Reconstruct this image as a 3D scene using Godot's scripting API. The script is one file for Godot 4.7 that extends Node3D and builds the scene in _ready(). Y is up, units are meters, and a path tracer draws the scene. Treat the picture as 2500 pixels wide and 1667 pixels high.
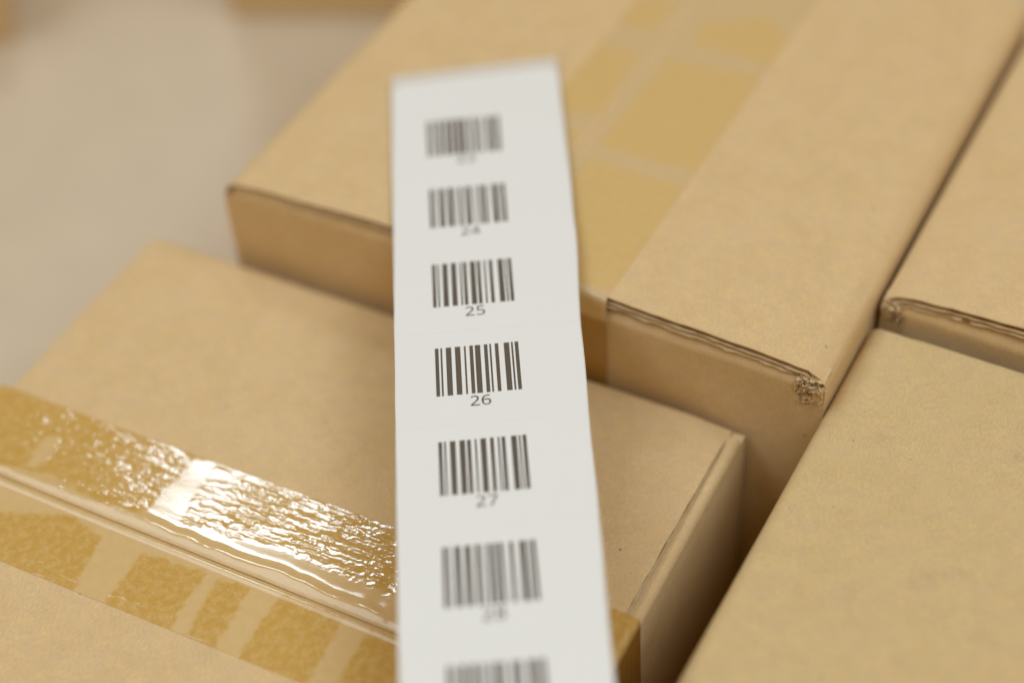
extends Node3D
# All shapes are laid out in millimetres and turned into metres by v().
# World: x runs along the front edge of the long box, z towards the viewer,
# y = 0 is the top of the long box; the table top lies at y = -85 mm.

const TABLE_Y := -85.0

var kraft_mat: StandardMaterial3D
var kraft_worn_mat: StandardMaterial3D
var pulp_mat: StandardMaterial3D
var flute_mat: StandardMaterial3D
var ink_mat: StandardMaterial3D
var paper_mat: StandardMaterial3D
var liner_mat: StandardMaterial3D
var wob := FastNoiseLite.new()


func _ready() -> void:
	# ---- camera ----
	var cam := Camera3D.new()
	cam.name = "camera"
	var lens := CameraAttributesPhysical.new()
	lens.frustum_focal_length = 61.9
	lens.frustum_focus_distance = 0.409
	lens.frustum_near = 0.02
	lens.frustum_far = 40.0
	lens.exposure_aperture = 3.5
	cam.attributes = lens
	cam.near = 0.02
	cam.far = 40.0
	cam.transform = Transform3D(Basis(Vector3(0.882289, -0.050776, -0.467962), Vector3(-0.298499, 0.708346, -0.639644), Vector3(0.363957, 0.704037, 0.609809)), Vector3(0.25413, 0.29818, 0.279592))
	add_child(cam)
	cam.current = true
	# ---- room light: dim warm surroundings, and unseen light panels added out of the frame ----
	var env := Environment.new()
	env.background_mode = Environment.BG_COLOR
	env.background_color = lin(0.30, 0.165, 0.018)
	env.tonemap_mode = Environment.TONE_MAPPER_LINEAR
	env.tonemap_exposure = 1.04
	env.sdfgi_enabled = true
	env.ssao_enabled = true
	env.ssil_enabled = true
	var we := WorldEnvironment.new()
	we.name = "environment"
	we.environment = env
	add_child(we)
	unseen_panel(Vector3(-0.76, 1.35, 0.60), Vector2(0.9, 1.6), 0.0, 1.15, "to the left of the boxes, a long one added to shape the light")
	unseen_panel(Vector3(1.02, 1.35, 0.20), Vector2(0.9, 2.0), 0.0, 1.6, "to the right of the boxes, a long one added to shape the light")
	unseen_panel(Vector3(-0.71, 1.15, -0.80), Vector2(0.25, 0.20), 0.535, 0.36, "beyond the boxes, the small one placed for the tape glints")

	wob.seed = 11
	wob.noise_type = FastNoiseLite.TYPE_SIMPLEX_SMOOTH
	wob.frequency = 1.0
	make_materials()

	table()
	var a := long_box()
	var b := front_box()
	var c := right_box()
	var d := back_right_box()
	far_boxes()
	label_strip()


# ------------------------------------------------------------------ helpers
func v(x: float, y: float, z: float) -> Vector3:
	return Vector3(x, y, z) * 0.001


func lin(r: float, g: float, b: float) -> Color:
	return Color(r, g, b).linear_to_srgb()


func thing(called: String, label: String, category: String, at: Vector3, turn := 0.0, group := "") -> Node3D:
	var o := Node3D.new()
	o.name = called
	o.position = at
	o.rotation.y = turn
	o.set_meta("label", label)
	o.set_meta("category", category)
	if group:
		o.set_meta("group", group)
	add_child(o, true)
	return o


func part(called: String, mesh: Mesh, m: Material, parent: Node, label := "") -> MeshInstance3D:
	var o := MeshInstance3D.new()
	o.name = called
	o.mesh = mesh
	o.material_override = m
	if label:
		o.set_meta("label", label)
	parent.add_child(o, true)
	return o


func quad(st: SurfaceTool, a: Vector3, b: Vector3, c: Vector3, d: Vector3, out: Vector3, ua := Vector2.ZERO, ub := Vector2.ZERO, uc := Vector2.ZERO, ud := Vector2.ZERO) -> void:
	# clockwise seen from the side that out points to
	var p := [a, b, c, d]
	var t := [ua, ub, uc, ud]
	if (c - a).cross(d - b).dot(out) > 0.0:
		p = [a, d, c, b]
		t = [ua, ud, uc, ub]
	for k in [0, 1, 2, 0, 2, 3]:
		st.set_uv(t[k])
		st.add_vertex(p[k])


# A sheet with thickness: f(u, w) gives [point, outward normal] in mm; it lies between depths d0 and d1 below that surface.
func sheet(nu: int, nw: int, f: Callable, d0: float, d1: float, su := 1.0, sw := 1.0) -> ArrayMesh:
	var top := []
	var low := []
	var nrm := []
	for i in nu + 1:
		for j in nw + 1:
			var r: Array = f.call(float(i) / nu, float(j) / nw)
			var n: Vector3 = r[1].normalized()
			top.append((r[0] - n * d0) * 0.001)
			low.append((r[0] - n * d1) * 0.001)
			nrm.append(n)
	var st := SurfaceTool.new()
	st.begin(Mesh.PRIMITIVE_TRIANGLES)
	var w := nw + 1
	st.set_smooth_group(0)
	for i in nu:
		for j in nw:
			var k := i * w + j
			var ua := Vector2(float(i) / nu * su, float(j) / nw * sw)
			var ub := Vector2(float(i + 1) / nu * su, float(j) / nw * sw)
			var uc := Vector2(float(i + 1) / nu * su, float(j + 1) / nw * sw)
			var ud := Vector2(float(i) / nu * su, float(j + 1) / nw * sw)
			quad(st, top[k], top[k + w], top[k + w + 1], top[k + 1], nrm[k], ua, ub, uc, ud)
	st.set_smooth_group(1)
	for i in nu:
		for j in nw:
			var k := i * w + j
			quad(st, low[k], low[k + w], low[k + w + 1], low[k + 1], -nrm[k])
	st.set_smooth_group(2)
	for i in nu:
		for j in [0, nw]:
			var k: int = i * w + j
			var inside: int = i * w + (1 if j == 0 else nw - 1)
			quad(st, top[k], top[k + w], low[k + w], low[k], top[k] - top[inside])
	st.set_smooth_group(3)
	for j in nw:
		for i in [0, nu]:
			var k: int = i * w + j
			var inside: int = (1 if i == 0 else nu - 1) * w + j
			quad(st, top[k], top[k + 1], low[k + 1], low[k], top[k] - top[inside])
	st.generate_normals()
	st.index()
	return st.commit()


# A block with chamfered edges, lo to hi in mm.
func block(lo: Vector3, hi: Vector3, ch := 0.6) -> ArrayMesh:
	var st := SurfaceTool.new()
	st.begin(Mesh.PRIMITIVE_TRIANGLES)
	st.set_smooth_group(-1)
	var c := (lo + hi) * 0.5
	var h := (hi - lo) * 0.5
	var ins := func(sx: float, sy: float, sz: float, axis: int) -> Vector3:
		var e := Vector3(h.x - ch, h.y - ch, h.z - ch)
		e[axis] += ch
		return (c + Vector3(sx, sy, sz) * e) * 0.001
	for axis in 3:
		for s in [-1.0, 1.0]:
			var ps := []
			for q in [[-1.0, -1.0], [1.0, -1.0], [1.0, 1.0], [-1.0, 1.0]]:
				var sg := Vector3.ZERO
				sg[axis] = s
				sg[(axis + 1) % 3] = q[0]
				sg[(axis + 2) % 3] = q[1]
				ps.append(ins.call(sg.x, sg.y, sg.z, axis))
			var o := Vector3.ZERO
			o[axis] = s
			quad(st, ps[0], ps[1], ps[2], ps[3], o)
	for axis in 3:
		var b1 := (axis + 1) % 3
		var b2 := (axis + 2) % 3
		for s1 in [-1.0, 1.0]:
			for s2 in [-1.0, 1.0]:
				var g0 := Vector3.ZERO
				g0[axis] = -1.0
				g0[b1] = s1
				g0[b2] = s2
				var g1 := g0
				g1[axis] = 1.0
				var o := g0
				o[axis] = 0.0
				quad(st, ins.call(g0.x, g0.y, g0.z, b1), ins.call(g1.x, g1.y, g1.z, b1), ins.call(g1.x, g1.y, g1.z, b2), ins.call(g0.x, g0.y, g0.z, b2), o)
	for sx in [-1.0, 1.0]:
		for sy in [-1.0, 1.0]:
			for sz in [-1.0, 1.0]:
				var p0: Vector3 = ins.call(sx, sy, sz, 0)
				var p1: Vector3 = ins.call(sx, sy, sz, 1)
				var p2: Vector3 = ins.call(sx, sy, sz, 2)
				if (p1 - p0).cross(p2 - p0).dot(Vector3(sx, sy, sz)) > 0.0:
					var t := p1
					p1 = p2
					p2 = t
				for p in [p0, p1, p2]:
					st.add_vertex(p)
	st.generate_normals()
	return st.commit()


func steps(x: float, table_: Array) -> float:
	# piecewise smooth curve through [x, y] pairs
	if x <= table_[0][0]:
		return table_[0][1]
	for k in table_.size() - 1:
		if x <= table_[k + 1][0]:
			var t: float = (x - table_[k][0]) / (table_[k + 1][0] - table_[k][0])
			return lerpf(table_[k][1], table_[k + 1][1], t * t * (3.0 - 2.0 * t))
	return table_[-1][1]


# ------------------------------------------------------------------ materials
func noise_image(seed_: int, freq: float, side: int, octaves := 3, stretch := 1.0) -> PackedByteArray:
	var n := FastNoiseLite.new()
	n.seed = seed_
	n.noise_type = FastNoiseLite.TYPE_SIMPLEX_SMOOTH
	n.frequency = freq
	n.fractal_octaves = octaves
	var im := n.get_seamless_image(side, int(side / stretch), false, false, 0.12, true)
	if stretch != 1.0:
		im.resize(side, side, Image.INTERPOLATE_CUBIC)
	im.convert(Image.FORMAT_L8)
	return im.get_data()


func kraft(seed_: int, base: Color, spots: int, smudge: float, side := 1024) -> Array:
	var coarse := noise_image(seed_, 0.006, side, 4)
	var cloud := noise_image(seed_ + 1, 0.02, side, 3)
	var fibre := noise_image(seed_ + 2, 0.16, side, 3, 2.6)
	var fine := noise_image(seed_ + 3, 0.32, side, 2)
	var col := PackedByteArray()
	col.resize(side * side * 3)
	var hgt := PackedByteArray()
	hgt.resize(side * side)
	for k in side * side:
		var c := (coarse[k] - 127.5) / 127.5
		var d := (cloud[k] - 127.5) / 127.5
		var f := (fibre[k] - 127.5) / 127.5
		var g := (fine[k] - 127.5) / 127.5
		var m := 1.0 + 0.02 * c + 0.022 * d + 0.05 * f + 0.03 * g - smudge * maxf(0.0, c - 0.25) * (0.6 + 0.8 * d)
		var w := 0.012 * d - 0.010 * c
		col[k * 3] = int(clampf(base.r * (m + w * 0.4) * 255.0, 0.0, 255.0))
		col[k * 3 + 1] = int(clampf(base.g * m * 255.0, 0.0, 255.0))
		col[k * 3 + 2] = int(clampf(base.b * (m - w * 2.0) * 255.0, 0.0, 255.0))
		hgt[k] = int(clampf(127.5 + 50.0 * f + 34.0 * g + 25.0 * d, 0.0, 255.0))
	var rng := RandomNumberGenerator.new()
	rng.seed = seed_
	for s in spots:
		var x := rng.randi_range(6, side - 8)
		var y := rng.randi_range(6, side - 8)
		var dark := rng.randf() < 0.72
		var size := rng.randf_range(0.7, 2.6) if rng.randf() < 0.9 else rng.randf_range(3.0, 5.0)
		var k := rng.randf_range(0.10, 0.4) if dark else -rng.randf_range(0.04, 0.12)
		var sx := rng.randf_range(0.6, 1.8)
		for j in range(-5, 6):
			for i in range(-5, 6):
				var r := sqrt(i * i / sx + j * j * sx) / size
				if r < 1.0:
					var at := ((y + j) * side + x + i) * 3
					for q in 3:
						col[at + q] = int(clampf(col[at + q] * (1.0 - k * (1.0 - r * r)), 0.0, 255.0))
	return [ImageTexture.create_from_image(Image.create_from_data(side, side, false, Image.FORMAT_RGB8, col)), ImageTexture.create_from_image(Image.create_from_data(side, side, false, Image.FORMAT_L8, hgt))]


func board(maps: Array, tile: float, relief: float, offset := Vector3.ZERO) -> StandardMaterial3D:
	var m := StandardMaterial3D.new()
	m.albedo_texture = maps[0]
	m.roughness = 0.82
	m.metallic_specular = 0.4
	m.heightmap_enabled = true
	m.heightmap_texture = maps[1]
	m.heightmap_scale = relief
	m.uv1_triplanar = true
	m.uv1_scale = Vector3.ONE / tile
	m.uv1_offset = offset
	return m


func make_materials() -> void:
	var tone := lin(0.67, 0.478, 0.25)
	var k0 := kraft(3, tone, 90, 0.03)
	kraft_mat = board(k0, 0.11, 0.004)
	kraft_worn_mat = board(kraft(21, lin(0.62, 0.45, 0.225), 120, 0.15), 0.115, 0.005, Vector3(0.3, 0.0, 0.17))
	flute_mat = board(k0, 0.05, 0.006)
	flute_mat.albedo_color = lin(0.84, 0.82, 0.80)
	pulp_mat = board(k0, 0.03, 0.008)
	pulp_mat.albedo_color = lin(0.95, 0.97, 1.0)
	ink_mat = StandardMaterial3D.new()
	ink_mat.albedo_color = lin(0.10, 0.076, 0.054)
	ink_mat.roughness = 0.55
	paper_mat = StandardMaterial3D.new()
	paper_mat.albedo_color = lin(0.80, 0.80, 0.785)
	paper_mat.roughness = 0.6
	liner_mat = StandardMaterial3D.new()
	liner_mat.albedo_color = lin(0.68, 0.62, 0.55)
	liner_mat.roughness = 0.45


func inside(p: Vector2, poly: Array) -> bool:
	var hit := false
	var j := poly.size() - 1
	for i in poly.size():
		var a: Vector2 = poly[i]
		var b: Vector2 = poly[j]
		if (a.y > p.y) != (b.y > p.y) and p.x < (b.x - a.x) * (p.y - a.y) / (b.y - a.y) + a.x:
			hit = not hit
		j = i
	return hit


# Packing tape over w x h mm: amber where it has stuck to the board, pale where air is left under it.
func tape_material(w: float, h: float, px_per_mm: float, stuck: Array, loose: Array, darker_ends: Array, seed_: int, amber: Color, pale: Color, relief: float, stretch: float, seam: float, smooth_side: float, soft: int) -> StandardMaterial3D:
	var nx := int(w * px_per_mm)
	var ny := int(h * px_per_mm)
	var n := FastNoiseLite.new()
	n.seed = seed_
	n.noise_type = FastNoiseLite.TYPE_SIMPLEX_SMOOTH
	n.fractal_octaves = 3
	n.frequency = 1.0
	var dent := FastNoiseLite.new()
	dent.seed = seed_ + 1
	dent.noise_type = FastNoiseLite.TYPE_SIMPLEX_SMOOTH
	dent.fractal_type = FastNoiseLite.FRACTAL_NONE
	dent.frequency = 1.0
	var col := PackedByteArray()
	col.resize(nx * ny * 3)
	var hgt := PackedByteArray()
	hgt.resize(nx * ny)
	# patches are rasterised coarsely, then read with a wobbling offset so that their edges are torn
	var deep := Color(amber.r * 0.8, amber.g * 0.7, amber.b * 0.5)  # darker amber for the tape ends folded down the walls
	var cx := int(w) * 3
	var cy := int(h) * 3
	var grid := PackedFloat32Array()
	grid.resize((cx + 1) * (cy + 1))
	for j in cy + 1:
		for i in cx + 1:
			var p := Vector2(i / 3.0, j / 3.0)
			var on := 0.0
			for poly in stuck:
				if inside(p, poly):
					on = 1.0
			for poly in loose:
				if inside(p, poly):
					on = 0.0
			for poly in darker_ends:
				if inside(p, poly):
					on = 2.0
			grid[j * (cx + 1) + i] = on
	for pass_ in soft:
		var old := grid.duplicate()
		for j in range(1, cy):
			for i in range(1, cx):
				var k := j * (cx + 1) + i
				grid[k] = (old[k] * 2.0 + old[k - 1] + old[k + 1] + old[k - cx - 1] + old[k + cx + 1]) / 6.0
	for j in ny:
		for i in nx:
			var x := i / px_per_mm
			var y := j / px_per_mm
			var e1 := n.get_noise_2d(x * 0.3, y * 0.3)
			var e2 := n.get_noise_2d(x * 0.3 + 70.0, y * 0.3 - 31.0)
			var gx := clampf((x + e1 * 0.75) * 3.0, 0.0, cx - 1.01)
			var gy := clampf((y + e2 * 0.75) * 3.0, 0.0, cy - 1.01)
			var ix := int(gx)
			var iy := int(gy)
			var fx := gx - ix
			var fy := gy - iy
			var g0 := lerpf(grid[iy * (cx + 1) + ix], grid[iy * (cx + 1) + ix + 1], fx)
			var g1 := lerpf(grid[(iy + 1) * (cx + 1) + ix], grid[(iy + 1) * (cx + 1) + ix + 1], fx)
			var on := lerpf(g0, g1, fy)
			var mott := n.get_noise_2d(x * 1.1, y * 1.1 * stretch)
			var speck := n.get_noise_2d(x * 2.6 + 9.0, y * 2.6)
			var fold_share := clampf(on - 1.0, 0.0, 1.0)
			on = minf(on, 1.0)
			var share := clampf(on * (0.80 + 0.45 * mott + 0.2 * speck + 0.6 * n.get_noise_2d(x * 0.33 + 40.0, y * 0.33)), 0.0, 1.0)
			var c := pale.lerp(amber, share).lerp(deep, fold_share * 0.85)
			var q := 1.0 + 0.035 * speck + 0.02 * e1
			var at := (j * nx + i) * 3
			col[at] = int(clampf(c.r * q * 255.0, 0.0, 255.0))
			col[at + 1] = int(clampf(c.g * q * 255.0, 0.0, 255.0))
			col[at + 2] = int(clampf(c.b * q * 255.0, 0.0, 255.0))
			# relief: stuck film follows the paper, loose film is smoother and stands a little proud
			var pit := dent.get_noise_2d(x * 0.08 + 300.0 + 0.25 * e2, y * 0.40 * stretch + 0.4 * e1 + 0.03 * x)
			var pit2 := dent.get_noise_2d(x * 0.19 - 120.0, y * 0.85 * stretch + 44.0)
			var loose_h := 40.0 * (1.0 - on)
			var firm := lerpf(1.0, smooth_side, smoothstep(seam - 4.0, seam + 1.0, y))
			hgt[j * nx + i] = int(clampf(100.0 + loose_h + (0.07 + 0.93 * on) * firm * clampf(0.92 + 1.3 * dent.get_noise_2d(x * 0.045 + 17.0, y * 0.07), 0.42, 1.5) * (74.0 * pit + 20.0 * pit2), 0.0, 255.0))
	var m := StandardMaterial3D.new()
	m.albedo_texture = ImageTexture.create_from_image(Image.create_from_data(nx, ny, false, Image.FORMAT_RGB8, col))
	m.heightmap_enabled = true
	m.heightmap_texture = ImageTexture.create_from_image(Image.create_from_data(nx, ny, false, Image.FORMAT_L8, hgt))
	m.heightmap_scale = relief
	m.roughness = 0.075
	m.metallic_specular = 0.55
	m.texture_repeat = false
	return m


# ------------------------------------------------------------------ surroundings
func unseen_panel(at: Vector3, size: Vector2, yaw: float, energy: float, where: String) -> void:  # no fitting is seen: panels are added to light and shade the boxes
	var o := thing("unseen_light", "unseen light panel " + where, "unseen light panel", at, yaw, "unseen light panels")
	var tint := lin(0.745, 0.885, 1.0)
	var glow := StandardMaterial3D.new()
	glow.albedo_color = Color(0.9, 0.9, 0.9)
	glow.emission_enabled = true
	glow.emission = tint
	glow.emission_energy_multiplier = 0.6
	var metal := StandardMaterial3D.new()
	metal.albedo_color = Color(0.85, 0.85, 0.85)
	metal.roughness = 0.5
	var hx := size.x * 500.0
	var hz := size.y * 500.0
	part("frame", block(Vector3(-hx - 10, 4, -hz - 10), Vector3(hx + 10, 40, hz + 10), 3.0), metal, o)
	part("diffuser", block(Vector3(-hx, 0, -hz), Vector3(hx, 3, hz), 0.5), glow, o)
	var l := AreaLight3D.new()
	l.name = "panel_light"
	l.area_size = size
	l.light_color = tint
	l.light_energy = energy
	l.area_range = 12.0
	l.shadow_enabled = true
	l.position = Vector3(0, -0.006, 0)
	l.rotation.x = -PI / 2
	o.add_child(l, true)


func table() -> void:
	var n := noise_image(77, 0.02, 512, 4)
	var col := PackedByteArray()
	col.resize(512 * 512 * 3)
	var base := lin(0.60, 0.49, 0.355)
	for k in 512 * 512:
		var m := 1.0 + 0.015 * (n[k] - 127.5) / 127.5
		col[k * 3] = int(base.r * m * 255.0)
		col[k * 3 + 1] = int(base.g * m * 255.0)
		col[k * 3 + 2] = int(base.b * m * 255.0)
	var m := StandardMaterial3D.new()
	m.albedo_texture = ImageTexture.create_from_image(Image.create_from_data(512, 512, false, Image.FORMAT_RGB8, col))
	m.uv1_triplanar = true
	m.uv1_scale = Vector3.ONE * 3.0
	m.roughness = 0.42
	var o := thing("table", "pale beige laminate table under all the cardboard boxes", "table", v(100, TABLE_Y - 30.0, -150))
	part("table_top", block(Vector3(-1300, 0, -900), Vector3(1300, 30, 900), 3.0), m, o)


# ------------------------------------------------------------------ cardboard boxes
# A panel folded over a crease: it starts flush with the outside of its wall, turns through a quarter circle of radius r and runs inwards.
# o: crease line start at the outer top edge; along: unit vector of the crease; inw: unit vector inwards; run: length inwards; rise(inw_mm, along_mm) lifts it.
func folded(o: Vector3, along: Vector3, inw: Vector3, l0: float, l1: float, run: float, r: float, rise: Callable, d0: float, d1: float, nl: int, ns: int, rough := 0.0, seed_ := 0.0) -> ArrayMesh:
	var arc := PI * r / 2.0
	var f := func(a: float, s: float) -> Array:
		var l := lerpf(l0, l1, a)
		# denser over the bend
		var t := arc * s / 0.3 if s < 0.3 else arc + (run - r) * (s - 0.3) / 0.7
		var i := 0.0
		var y := 0.0
		var n := Vector3.UP
		if t < arc:
			var g := t / r
			i = r - r * cos(g)
			y = -r + r * sin(g)
			n = -inw * cos(g) + Vector3.UP * sin(g)
		else:
			i = r + t - arc
		var lift: float = rise.call(i, l) * smoothstep(0.0, r, i + 0.3 * r)
		var frayed := 0.0
		if rough > 0.0 and (a == 0.0 or a == 1.0):
			frayed = rough * wob.get_noise_2d(i * 0.35 + seed_, seed_ * 3.1) * (1.0 if a == 1.0 else -1.0)
		var dy := rough * 0.6 * wob.get_noise_2d(i * 0.22 + seed_ * 1.7, l * 0.05)
		return [o + along * (l + frayed) + inw * i + Vector3.UP * (y + lift + dy), n]
	return sheet(nl, ns, f, d0, d1)


# One double-wall flap: outer liner, two recessed layers of fluting, middle and inner liner.
func flap(box: Node3D, o: Vector3, along: Vector3, inw: Vector3, len_: float, run: float, rise: Callable, m: Material, seed_: float, r := 3.4, inset := 0.6) -> void:
	var top := part("top_flap", folded(o, along, inw, inset, len_ - inset, run, r, rise, 0.0, 0.38, 60, 50, 0.22, seed_), m, box)
	part("fluting", folded(o, along, inw, inset + 11.0, len_ - inset - 11.0, run - 2.4, r, rise, 0.38, 1.35, 24, 30, 0.5, seed_ + 5.0), flute_mat, top)
	part("middle_liner", folded(o, along, inw, inset + 6.0, len_ - inset - 6.0, run - 0.2, r, rise, 1.35, 1.75, 40, 40, 0.45, seed_ + 9.0), flute_mat, top)
	part("fluting", folded(o, along, inw, inset + 10.0, len_ - inset - 10.0, run - 2.0, r, rise, 1.75, 2.6, 24, 30, 0.6, seed_ + 14.0), flute_mat, top)
	part("inner_liner", folded(o, along, inw, inset + 5.0, len_ - inset - 5.0, run - 0.1, r, rise, 2.6, 3.0, 40, 40, 0.6, seed_ + 20.0), flute_mat, top)
	# pale torn fibres along the cut edges of the inner plies
	part("cut_edge", folded(o, along, inw, len_ - inset - 0.3, len_ - inset + 0.2, run - 0.2, r, rise, 1.5, 1.8, 2, 60, 0.5, seed_ + 9.0), pulp_mat, top)
	part("cut_edge", folded(o, along, inw, len_ - inset - 0.3, len_ - inset + 0.4, run - 0.1, r, rise, 2.7, 3.0, 2, 60, 0.7, seed_ + 20.0), pulp_mat, top)


func wall(box: Node3D, o: Vector3, along: Vector3, inw: Vector3, l0: float, l1: float, top_y: Callable, m: Material) -> MeshInstance3D:
	var f := func(a: float, s: float) -> Array:
		var l := lerpf(l0, l1, a)
		if a > 0.0 and a < 1.0 and absf(top_y.call(l - 1.2) - top_y.call(l + 1.2)) > 3.0:
			# draw the columns beside a cut-out up to it, so that it has a square corner
			var lo_l := l - 1.2
			var hi_l := l + 1.2
			for k in 12:
				var mid := (lo_l + hi_l) * 0.5
				if absf(top_y.call(mid) - top_y.call(l - 1.2)) < 1.0:
					lo_l = mid
				else:
					hi_l = mid
			l = lo_l if absf(top_y.call(l) - top_y.call(lo_l)) < 1.0 else hi_l
		var y := lerpf(0.6, top_y.call(l), s)
		var bow := 0.35 * wob.get_noise_2d(l * 0.03 + o.x, y * 0.04 + o.z)
		return [o + along * l + Vector3.UP * y + inw * (bow * smoothstep(0.0, 0.15, s) * smoothstep(1.0, 0.8, s)), -inw]
	return part("side_wall", sheet(110, 16, f, 0.0, 3.0), m, box)


# Closed box of w (x) by d (z) by h mm, from its far left base corner. seam_x: the tape seam runs along x, otherwise along z.
# rise_1 / rise_2 lift the flaps of the far (left) and near (right) crease; low(l) sets how far below h the short flaps' creases lie.
func carton(box: Node3D, w: float, d: float, h: float, seam_x: bool, seam_at: float, gap: float, rise_1: Callable, rise_2: Callable, low: Callable, m: Material, seed_: float, cut := Vector4.ZERO, inset := 0.6, r := 3.4) -> void:
	var hinge_top := func(_l: float) -> float: return h - r
	if seam_x:
		wall(box, Vector3(0, 0, 0), Vector3.RIGHT, Vector3.BACK, 0.0, w, hinge_top, m)
		wall(box, Vector3(0, 0, d), Vector3.RIGHT, Vector3.FORWARD, 0.0, w, hinge_top, m)
		flap(box, Vector3(0, h, 0), Vector3.RIGHT, Vector3.BACK, w, seam_at - gap * 0.5, rise_1, m, seed_, r, inset)
		flap(box, Vector3(0, h, d), Vector3.RIGHT, Vector3.FORWARD, w, d - seam_at - gap * 0.5, rise_2, m, seed_ + 40.0, r, inset)
	else:
		wall(box, Vector3(0, 0, 0), Vector3.BACK, Vector3.RIGHT, 0.0, d, hinge_top, m)
		wall(box, Vector3(w, 0, 0), Vector3.BACK, Vector3.LEFT, 0.0, d, hinge_top, m)
		flap(box, Vector3(0, h, 0), Vector3.BACK, Vector3.RIGHT, d, seam_at - gap * 0.5, rise_1, m, seed_, r, inset)
		flap(box, Vector3(w, h, 0), Vector3.BACK, Vector3.LEFT, d, w - seam_at - gap * 0.5, rise_2, m, seed_ + 40.0, r, inset)
	for s in 2:
		var o: Vector3
		var along: Vector3
		var inw: Vector3
		var len_: float
		if seam_x:
			o = Vector3(w * s, 0, 0)
			along = Vector3.BACK
			inw = Vector3.LEFT if s == 1 else Vector3.RIGHT
			len_ = d
		else:
			o = Vector3(0, 0, d * s)
			along = Vector3.RIGHT
			inw = Vector3.FORWARD if s == 1 else Vector3.BACK
			len_ = w
		var r2 := 2.2 if seam_x else 3.6
		# the near wall's cut-outs beside its flap: cut.x / cut.y wide at its two ends, cut.z deep
		var cx := cut.x if s == 1 else 0.0
		var cy := cut.y if s == 1 else 0.0
		var top_y := func(l: float) -> float:
			if (l < cx or l > len_ - cy) and cut.z > 0.0:
				return h - cut.z
			return h - low.call(l) - r2
		wall(box, o, along, inw, 3.05, len_ - 3.05, top_y, m)
		var sink := func(_i: float, l: float) -> float: return -low.call(l)
		# the crease follows low(l) as a whole
		var f := func(a: float, t: float) -> Array:
			var l := lerpf(maxf(3.05, cx), len_ - maxf(3.05, cy), a)
			var arc := PI * r2 / 2.0
			var q := arc * t / 0.4 if t < 0.4 else arc + 50.0 * (t - 0.4) / 0.6
			var i := r2 + q - arc
			var y := 0.0
			var n := Vector3.UP
			if q < arc:
				var g := q / r2
				i = r2 - r2 * cos(g)
				y = -r2 + r2 * sin(g)
				n = -inw * cos(g) + Vector3.UP * sin(g)
			var lo: float = low.call(l)
			lo = maxf(lo, 0.0) + maxf(0.0, 3.1 - lo) * smoothstep(r2 * 0.5, r2 + 5.0, i)
			var dy := 0.14 * wob.get_noise_2d(l * 0.12 + seed_, i * 0.1)
			return [o + along * l + inw * i + Vector3.UP * (h - lo + y + dy), n]
		part("short_flap", sheet(60, 24, f, 0.0, 3.0), m, box)


func crumple(box: Node3D, at: Vector3, size: Vector3, seed_: int) -> void:
	# torn, crushed board filling the cut-out at a corner: a creased face and loose layers above it
	var face := func(a: float, s: float) -> Array:
		var n1 := absf(wob.get_noise_2d(a * 1.7 + seed_, s * 2.1))
		var n2 := absf(wob.get_noise_2d(a * 3.6 - seed_, s * 4.4 + 9.0))
		var n3 := wob.get_noise_2d(a * 8.0 + seed_, s * 7.0)
		var hole := exp(-(pow((a - 0.62) / 0.2, 2.0) + pow((s - 0.52) / 0.13, 2.0)))
		var z := 1.9 - 2.8 * n1 - 1.8 * n2 + 0.5 * n3 - 2.6 * hole - 1.2 * (1.0 - s)
		return [at + Vector3(size.x * (a + 0.05 * n3), -size.y * (0.22 + 0.78 * (1.0 - s)) + 0.8 * n3, z), Vector3(0, 0.2, 1)]
	var root := part("torn_corner", sheet(26, 30, face, 0.0, 0.5), pulp_mat, box)
	for k in 3:
		var y := size.y * (0.02 + 0.09 * k)
		var f := func(a: float, s: float) -> Array:
			var n1 := wob.get_noise_2d(a * 2.1 + seed_ + k * 7.0, s * 2.3)
			var n2 := wob.get_noise_2d(a * 4.7 - seed_, s * 3.9 + k * 5.0)
			var n3 := wob.get_noise_2d(a * 4.0 + k * 11.0, seed_ * 1.3)
			return [at + Vector3(size.x * (a + 0.04 * n2), -y - 0.5 * s + 0.9 * n1 + 0.5 * n2, -size.z * (1.0 - s) + 1.5 * n3 * s + 0.3 * k), Vector3(0.1 * n1, 1, 0.4)]
		part("torn_layer", sheet(16, 10, f, 0.0, 0.35), pulp_mat, root)


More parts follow.
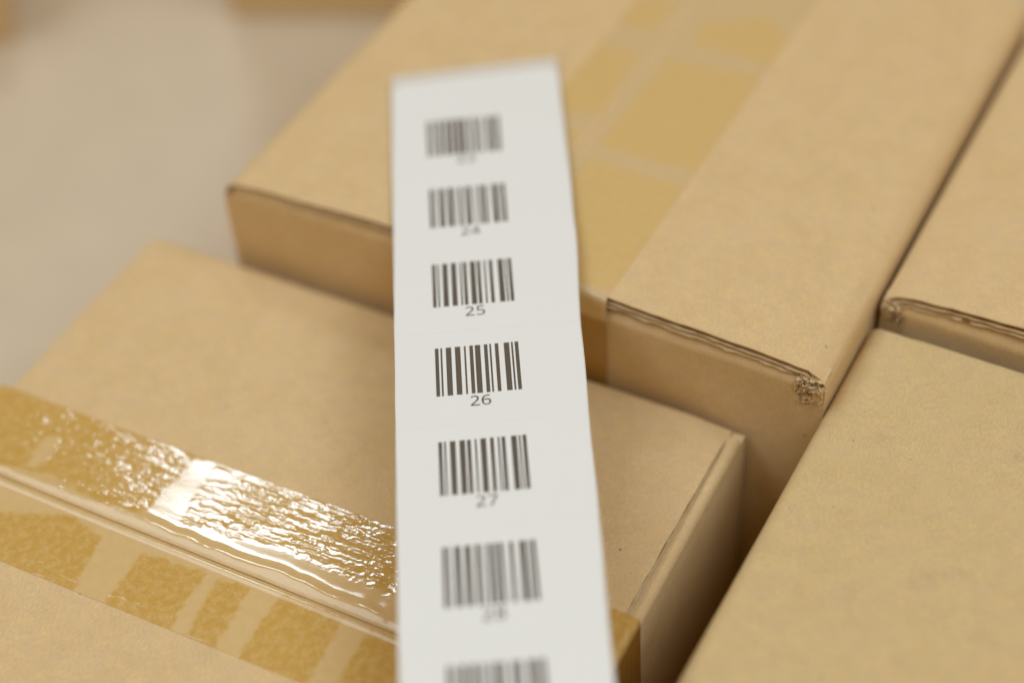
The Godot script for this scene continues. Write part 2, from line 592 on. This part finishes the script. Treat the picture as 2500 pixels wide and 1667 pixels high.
func long_box() -> Node3D:
	var len_ := 168.0
	var o := thing("cardboard_box", "long taped cardboard box lying across the top, under the far end of the label strip", "cardboard box", v(0, TABLE_Y, -len_))
	var lift := [[0.0, -0.8], [20.0, 0.7], [50.0, 2.3], [83.0, 2.7], [106.0, 2.1], [136.0, 0.8], [152.0, 0.1], [166.0, -0.9], [172.0, -2.0]]
	var fade := func(l: float) -> float: return lerpf(0.55, 1.0, smoothstep(60.0, len_ - 5.0, l))
	var rise_1 := func(i: float, l: float) -> float: return steps(i, lift) * fade.call(l)
	var rise_2 := func(i: float, l: float) -> float: return steps(172.0 - i, lift) * fade.call(l)
	var low := func(l: float) -> float: return steps(l, [[0.0, 1.5], [20.0, 0.6], [51.0, 0.4], [85.0, 1.8], [110.0, 2.6], [136.0, 2.9], [172.0, 3.2]])
	carton(o, 172.0, len_, -TABLE_Y, false, 83.4, 1.0, rise_1, rise_2, low, kraft_mat, 2.0, Vector4(1.5, 7.3, 11.5, 0), 0.6, 5.5)
	crumple(o, Vector3(164.7, -TABLE_Y - 2.6, len_ - 0.1), Vector3(6.9, 9.6, 5.0), 3)
	# tape along the seam, folded down over the near end
	var h := -TABLE_Y
	var x0 := 67.0
	var x1 := 115.0
	var top := func(x: float, l: float) -> float: return h + steps(x, lift) * fade.call(l) * smoothstep(0.0, 3.4, x + 1.0)
	var total := len_ + 46.0
	var f := func(a: float, s: float) -> Array:
		var t := a * total
		var x := lerpf(x0, x1, s)
		var groove := -0.5 * exp(-pow((x - 83.4) / 1.0, 2.0))
		if t < len_ - 0.6:
			return [Vector3(x, top.call(x, t) + 0.12 + groove, t), Vector3.UP]
		var q := t - (len_ - 0.6)
		var edge: float = top.call(x, len_) + groove
		var path := [[0.0, 0.0, 0.12], [1.0, 0.75, -0.25], [2.2, 1.0, -1.4], [8.0, 1.25, -7.0], [14.0, 1.2, -13.0], [60.0, 1.2, -59.0]]
		var z := 0.0
		var y := 0.0
		for k in path.size() - 1:
			if q >= path[k][0] and q <= path[k + 1][0]:
				var e: float = (q - path[k][0]) / (path[k + 1][0] - path[k][0])
				z = lerpf(path[k][1], path[k + 1][1], e)
				y = lerpf(path[k][2], path[k + 1][2], e)
		var n := Vector3(0, 1, 0.2) if q < 0.8 else (Vector3(0, 0.6, 0.8) if q < 2.0 else Vector3(0, 0, 1))
		return [Vector3(x, edge + y, len_ - 0.6 + z), n]
	var q := len_
	var at := func(list: Array) -> Array:
		var out := []
		for p in list:
			out.append(Vector2(p[0] + q, p[1] - x0))
		return out
	var stuck := [at.call([[-46, 87.5], [-46, 115.5], [-3, 115.5], [-1, 86]]), at.call([[-96, 88], [-100, 115.5], [-54, 115.5], [-52.5, 87]]), at.call([[-116, 89.5], [-127, 105], [-120, 115.5], [-106, 115.5], [-106.5, 91.5]]),
		at.call([[-96, 67], [-95, 79], [-65, 82], [-60, 67]]), at.call([[-120, 67], [-124, 78], [-107, 77.6], [-107, 67]]), at.call([[-55, 67], [-55, 81], [-5, 80], [-2, 67]]), at.call([[-167, 67], [-167, 80], [-130, 79], [-128, 67]]), at.call([[2, 67], [2, 115], [46, 115], [46, 67]])]
	var darker_ends := [at.call([[8, 66], [8, 115.5], [46, 115.5], [46, 66]])]
	var m := tape_material(total, 48.0, 5.0, stuck, [], darker_ends, 5, lin(0.66, 0.45, 0.175), lin(0.64, 0.465, 0.25), 0.004, 1.0, 100.0, 1.0, 9)
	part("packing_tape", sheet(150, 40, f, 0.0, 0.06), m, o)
	return o


func front_box() -> Node3D:
	var w := 180.0
	var d := 183.0
	var h := 60.16
	var o := thing("cardboard_box", "low cardboard box in front with glossy tape shining along its middle seam", "cardboard box", v(-26.53, TABLE_Y, 4.0), 0.0126)
	var ends := [[0.0, -1.2], [8.0, 0.0], [164.0, 0.0], [180.0, -0.7]]
	var rise_1 := func(i: float, l: float) -> float: return steps(l, ends) * smoothstep(60.0, 0.0, i) - 2.2 * smoothstep(164.0, 181.0, l) * smoothstep(9.0, 1.0, i) + 0.08 * sin(l * 0.95 + 0.6 * sin(i * 0.07)) * smoothstep(110.0, 150.0, l) + 0.2 * smoothstep(74.0, 91.0, i) - 0.25 * sin(l * 0.035)
	var rise_2 := func(i: float, l: float) -> float: return lerpf(1.0, -1.4, smoothstep(0.0, 34.0, 91.0 - i)) * smoothstep(0.0, 30.0, i) - 0.25 * sin(l * 0.035)
	var low := func(l: float) -> float: return steps(l, [[0.0, 1.5], [60.0, 2.0], [120.0, 1.4], [183.0, 1.8]])
	carton(o, w, d, h, true, 91.4, 1.2, rise_1, rise_2, low, kraft_mat, 61.0, Vector4.ZERO, 3.3)
	var z0 := 65.0
	var z1 := 111.5
	# profile across the tape; l is the place along the seam
	var top := func(z: float, l: float) -> float:
		var turn := 0.026 * (l - 75.0)
		var za := z - turn * 0.0
		var y := 0.0
		if za < 91.4:
			y = rise_1.call(za, l)
		else:
			y = rise_2.call(d - za, l)
		var sag := 0.25 * wob.get_noise_1d(l * 0.06)
		y += (0.45 + sag) * exp(-pow((za - 88.0 - 1.2 * wob.get_noise_1d(l * 0.045 + 9.0)) / 1.5, 2.0)) - 0.75 * exp(-pow((za - 90.9) / 0.75, 2.0)) + 0.25 * exp(-pow((za - 92.9) / 0.8, 2.0))
		return h + y + 0.12
	var lead := 30.0
	var total := w + lead
	var f := func(a: float, s: float) -> Array:
		var t := a * total
		var z := lerpf(z0, z1, s) - 0.012 * (t - 75.0)
		if t < w - 0.8:
			return [Vector3(t, top.call(z, t), z), Vector3.UP]
		var q := t - (w - 0.8)
		var edge: float = top.call(z, w - 0.8)
		var path := [[0.0, 0.0, 0.0], [1.2, 0.95, -0.5], [4.0, 1.15, -3.2], [9.0, 1.1, -8.0], [60.0, 1.1, -59.0]]
		var x := 0.0
		var y := 0.0
		for k in path.size() - 1:
			if q >= path[k][0] and q <= path[k + 1][0]:
				var e: float = (q - path[k][0]) / (path[k + 1][0] - path[k][0])
				x = lerpf(path[k][1], path[k + 1][1], e)
				y = lerpf(path[k][2], path[k + 1][2], e)
		return [Vector3(w - 0.8 + x, edge + y, z), Vector3(0.2, 1, 0) if q < 1.0 else Vector3(1, 0.1, 0)]
	var at := func(list: Array) -> Array:
		var out := []
		for p in list:
			out.append(Vector2(p[0], p[1] - z0 + 0.012 * (p[0] - 75.0)))
		return out
	var stuck := [at.call([[0, 60], [0, 88], [18, 88.5], [31, 85.5], [48, 88], [61, 86], [70, 84.5], [82, 83.5], [97, 81], [128, 82], [150, 82], [171, 82], [171, 60]]),
		at.call([[8, 102], [27, 101], [44, 94.5], [55, 96.5], [58, 112.5], [0, 114]]), at.call([[67, 96.4], [84, 95], [84.5, 114], [66.5, 114]]), at.call([[87.3, 95.3], [96, 94.4], [97.3, 114], [89.8, 114]]),
		at.call([[103.5, 93], [120, 92.7], [121.5, 114], [103, 114]]), at.call([[127, 93], [150, 92], [150, 114], [127.5, 114]]), at.call([[155, 93], [172, 93], [172, 114], [155, 114]]), at.call([[173, 50], [173, 114], [212, 114], [212, 50]])]
	var darker_ends := [at.call([[182.5, 50], [182.5, 116], [212, 116], [212, 50]])]
	var loose := [at.call([[21.8, 75.5], [26.1, 74.6], [27.6, 82.9], [24.4, 86.3], [22.4, 83]]), at.call([[60.3, 66], [67.2, 65], [67.8, 77], [69, 82], [70, 87], [59, 89], [59.1, 77.7], [60.4, 72]])]
	var m := tape_material(total, z1 - z0, 8.0, stuck, loose, darker_ends, 41, lin(0.56, 0.335, 0.085), lin(0.66, 0.46, 0.215), 0.016, 1.3, 26.0, 0.15, 4)
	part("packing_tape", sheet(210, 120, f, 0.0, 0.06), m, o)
	return o


func right_box() -> Node3D:
	var o := thing("cardboard_box", "plain cardboard box at the right without visible tape, its top corner beside the crushed corners", "cardboard box", v(172.6, TABLE_Y, -31.0), -0.00525)
	var rise_1 := func(i: float, l: float) -> float: return 0.5 * smoothstep(0.0, 70.0, i) + 0.5 * wob.get_noise_2d(i * 0.02, l * 0.02)
	var rise_2 := func(i: float, l: float) -> float: return 0.5 * smoothstep(0.0, 70.0, i)
	var low := func(_l: float) -> float: return 3.0
	carton(o, 172.0, 183.0, 74.35, false, 120.0, 1.2, rise_1, rise_2, low, kraft_worn_mat, 130.0)
	return o


func back_right_box() -> Node3D:
	var len_ := 168.0
	var o := thing("cardboard_box", "cardboard box at the upper right with a dark open slit under its top flap", "cardboard box", v(174.6, TABLE_Y, -35.0 - len_), -0.00624)
	var lift := [[0.0, -1.2], [8.0, 0.6], [22.0, 1.5], [40.0, 2.0], [86.0, 2.6], [172.0, -1.0]]
	var rise_1 := func(i: float, l: float) -> float: return steps(i, lift) * lerpf(0.4, 1.0, smoothstep(90.0, len_, l))
	var rise_2 := func(i: float, l: float) -> float: return steps(172.0 - i, lift) * lerpf(0.4, 1.0, smoothstep(90.0, len_, l))
	var low := func(l: float) -> float: return steps(l, [[0.0, 2.2], [10.0, 2.0], [40.0, 2.9], [80.0, 3.6], [172.0, 3.0]])
	carton(o, 172.0, len_, 82.0, false, 86.0, 1.0, rise_1, rise_2, low, kraft_mat, 210.0, Vector4(5.0, 2.0, 9.0, 0))
	crumple(o, Vector3(0.2, 80.2, len_ - 0.1), Vector3(5.0, 7.2, 4.0), 19)
	return o


func far_boxes() -> void:
	var flat := func(_i: float, _l: float) -> float: return 0.0
	var low := func(_l: float) -> float: return 3.0
	var ang := 0.40
	var o := thing("cardboard_box", "blurred cardboard box at the top edge of the picture, behind the long box", "cardboard box", v(-125, TABLE_Y, -163) + Vector3(-sin(ang), 0, -cos(ang)) * 0.09, ang)
	carton(o, 112.0, 90.0, 115.0, true, 45.0, 1.0, flat, flat, low, kraft_mat, 300.0)
	var ang2 := 0.75
	var p := thing("cardboard_box", "orange brown cardboard box just showing at the upper left corner of the picture", "cardboard box", v(-193, TABLE_Y, -117) + Vector3(-sin(ang2), 0, -cos(ang2)) * 0.09 + Vector3(-cos(ang2), 0, sin(ang2)) * 0.12, ang2)
	carton(p, 120.0, 90.0, 50.0, true, 45.0, 1.0, flat, flat, low, kraft_mat, 340.0)


# ------------------------------------------------------------------ label strip
const S_A := Vector3(0.85509, 0.01818, -0.51899)
const S_D := Vector3(0.51902, 0.0, 0.85477)


func strip_point(t: float, s: float) -> Vector3:
	# t across from the bars' left edge, s along from the top of the bars of label 26
	var run := s + 105.97
	return Vector3(87.5, 2.2, 36.11) + S_A * t + S_D * s + Vector3.UP * (0.0395 * run - 0.000079 * run * run + 0.22 * wob.get_noise_2d(s * 0.02, t * 0.008 + 4.0))


func strip_piece(t0: Callable, t1: Callable, s0: float, s1: float, n: int, lift: float, thick: float) -> ArrayMesh:
	var f := func(a: float, b: float) -> Array:
		var s := lerpf(s0, s1, a)
		var t: float = lerpf(t0.call(s), t1.call(s), b)
		# the far end is torn off a little askew
		s -= 0.055 * (t - 10.0) * smoothstep(-100.0, -110.0, s)
		return [strip_point(t, s) + Vector3.UP * lift, Vector3.UP]
	return sheet(n, 4, f, 0.0, thick)


func code_widths(value: int) -> Array:
	# bar and space widths of the start sign, the value, its check sign and the stop sign
	var signs := {22: "223112", 23: "312131", 24: "311222", 25: "321122", 26: "321221", 27: "312212", 28: "322112", 29: "322211", 30: "212123", 31: "212321", 32: "232121"}
	var text: String = "211232" + signs[value] + signs[value + 2] + "2331112"
	var out := []
	for c in text:
		out.append(int(c))
	return out


func label_strip() -> void:
	var o := thing("label_strip", "white strip of barcode labels numbered 23 to 29 lying across the boxes", "label strip", Vector3.ZERO)
	var edge_l := func(s: float) -> float: return -9.55 + 0.12 * wob.get_noise_1d(s * 0.05)
	var edge_r := func(s: float) -> float: return steps(s, [[-120.0, 37.6], [-74.0, 37.2], [-40.0, 36.6], [0.0, 34.9], [40.0, 34.0], [100.0, 32.9], [150.0, 32.4]]) + 0.1 * wob.get_noise_1d(s * 0.06 + 50.0)
	var font := SystemFont.new()
	font.font_names = PackedStringArray(["Droid Sans"])
	part("backing_paper", strip_piece(edge_l, edge_r, -115.5, 147.0, 120, 0.0, 0.06), liner_mat, o)
	var rng := RandomNumberGenerator.new()
	rng.seed = 4
	var pitch := 30.28
	for k in range(22, 31):
		var s0 := (k - 26) * pitch - 5.1
		var s1 := s0 + pitch
		var shift := rng.randf_range(-0.16, 0.16)
		var blank := k == 22
		if blank:
			s0 = -110.5
			shift = 0.05
		var r := 3.2
		var l_of := func(s: float) -> float:
			var e := maxf(0.0, r - (s - s0)) if blank else 0.0
			return edge_l.call(s) + 0.12 + shift + r - sqrt(maxf(0.0, r * r - e * e))
		var r_of := func(s: float) -> float:
			var e := maxf(0.0, r - (s - s0)) if blank else 0.0
			return edge_r.call(s) - 0.25 + shift - r + sqrt(maxf(0.0, r * r - e * e))
		var lab := part("label", strip_piece(l_of, r_of, s0, s1 - 0.02, 40, 0.11, 0.1), paper_mat, o)
		if blank:
			continue
		var st := SurfaceTool.new()
		st.begin(Mesh.PRIMITIVE_TRIANGLES)
		var unit := 19.72 / 46.0
		var x := 0.0
		var widths := code_widths(k)
		var top := (k - 26) * pitch
		for q in widths.size():
			if q % 2 == 0:
				var xa := x
				var xb: float = x + widths[q] * unit
				var piece := strip_piece(func(_s: float) -> float: return xa, func(_s: float) -> float: return xb, top, top + 15.91, 4, 0.135, 0.02)
				st.append_from(piece, 0, Transform3D.IDENTITY)
			x += widths[q] * unit
		part("barcode", st.commit(), ink_mat, lab)
		var tm := TextMesh.new()
		tm.font = font
		tm.text = str(k)
		tm.font_size = 44
		tm.pixel_size = 0.0001
		tm.depth = 0.00002
		tm.curve_step = 1.0
		var num := part("number", tm, ink_mat, lab)
		var c := strip_point(10.1, top + 18.4)
		var ahead := strip_point(10.1, top + 19.4) - c
		var up := ahead.cross(S_A).normalized()
		num.transform = Transform3D(Basis(S_A.normalized() * 1.07, -ahead.normalized(), up), (c + up * 0.15) * 0.001)
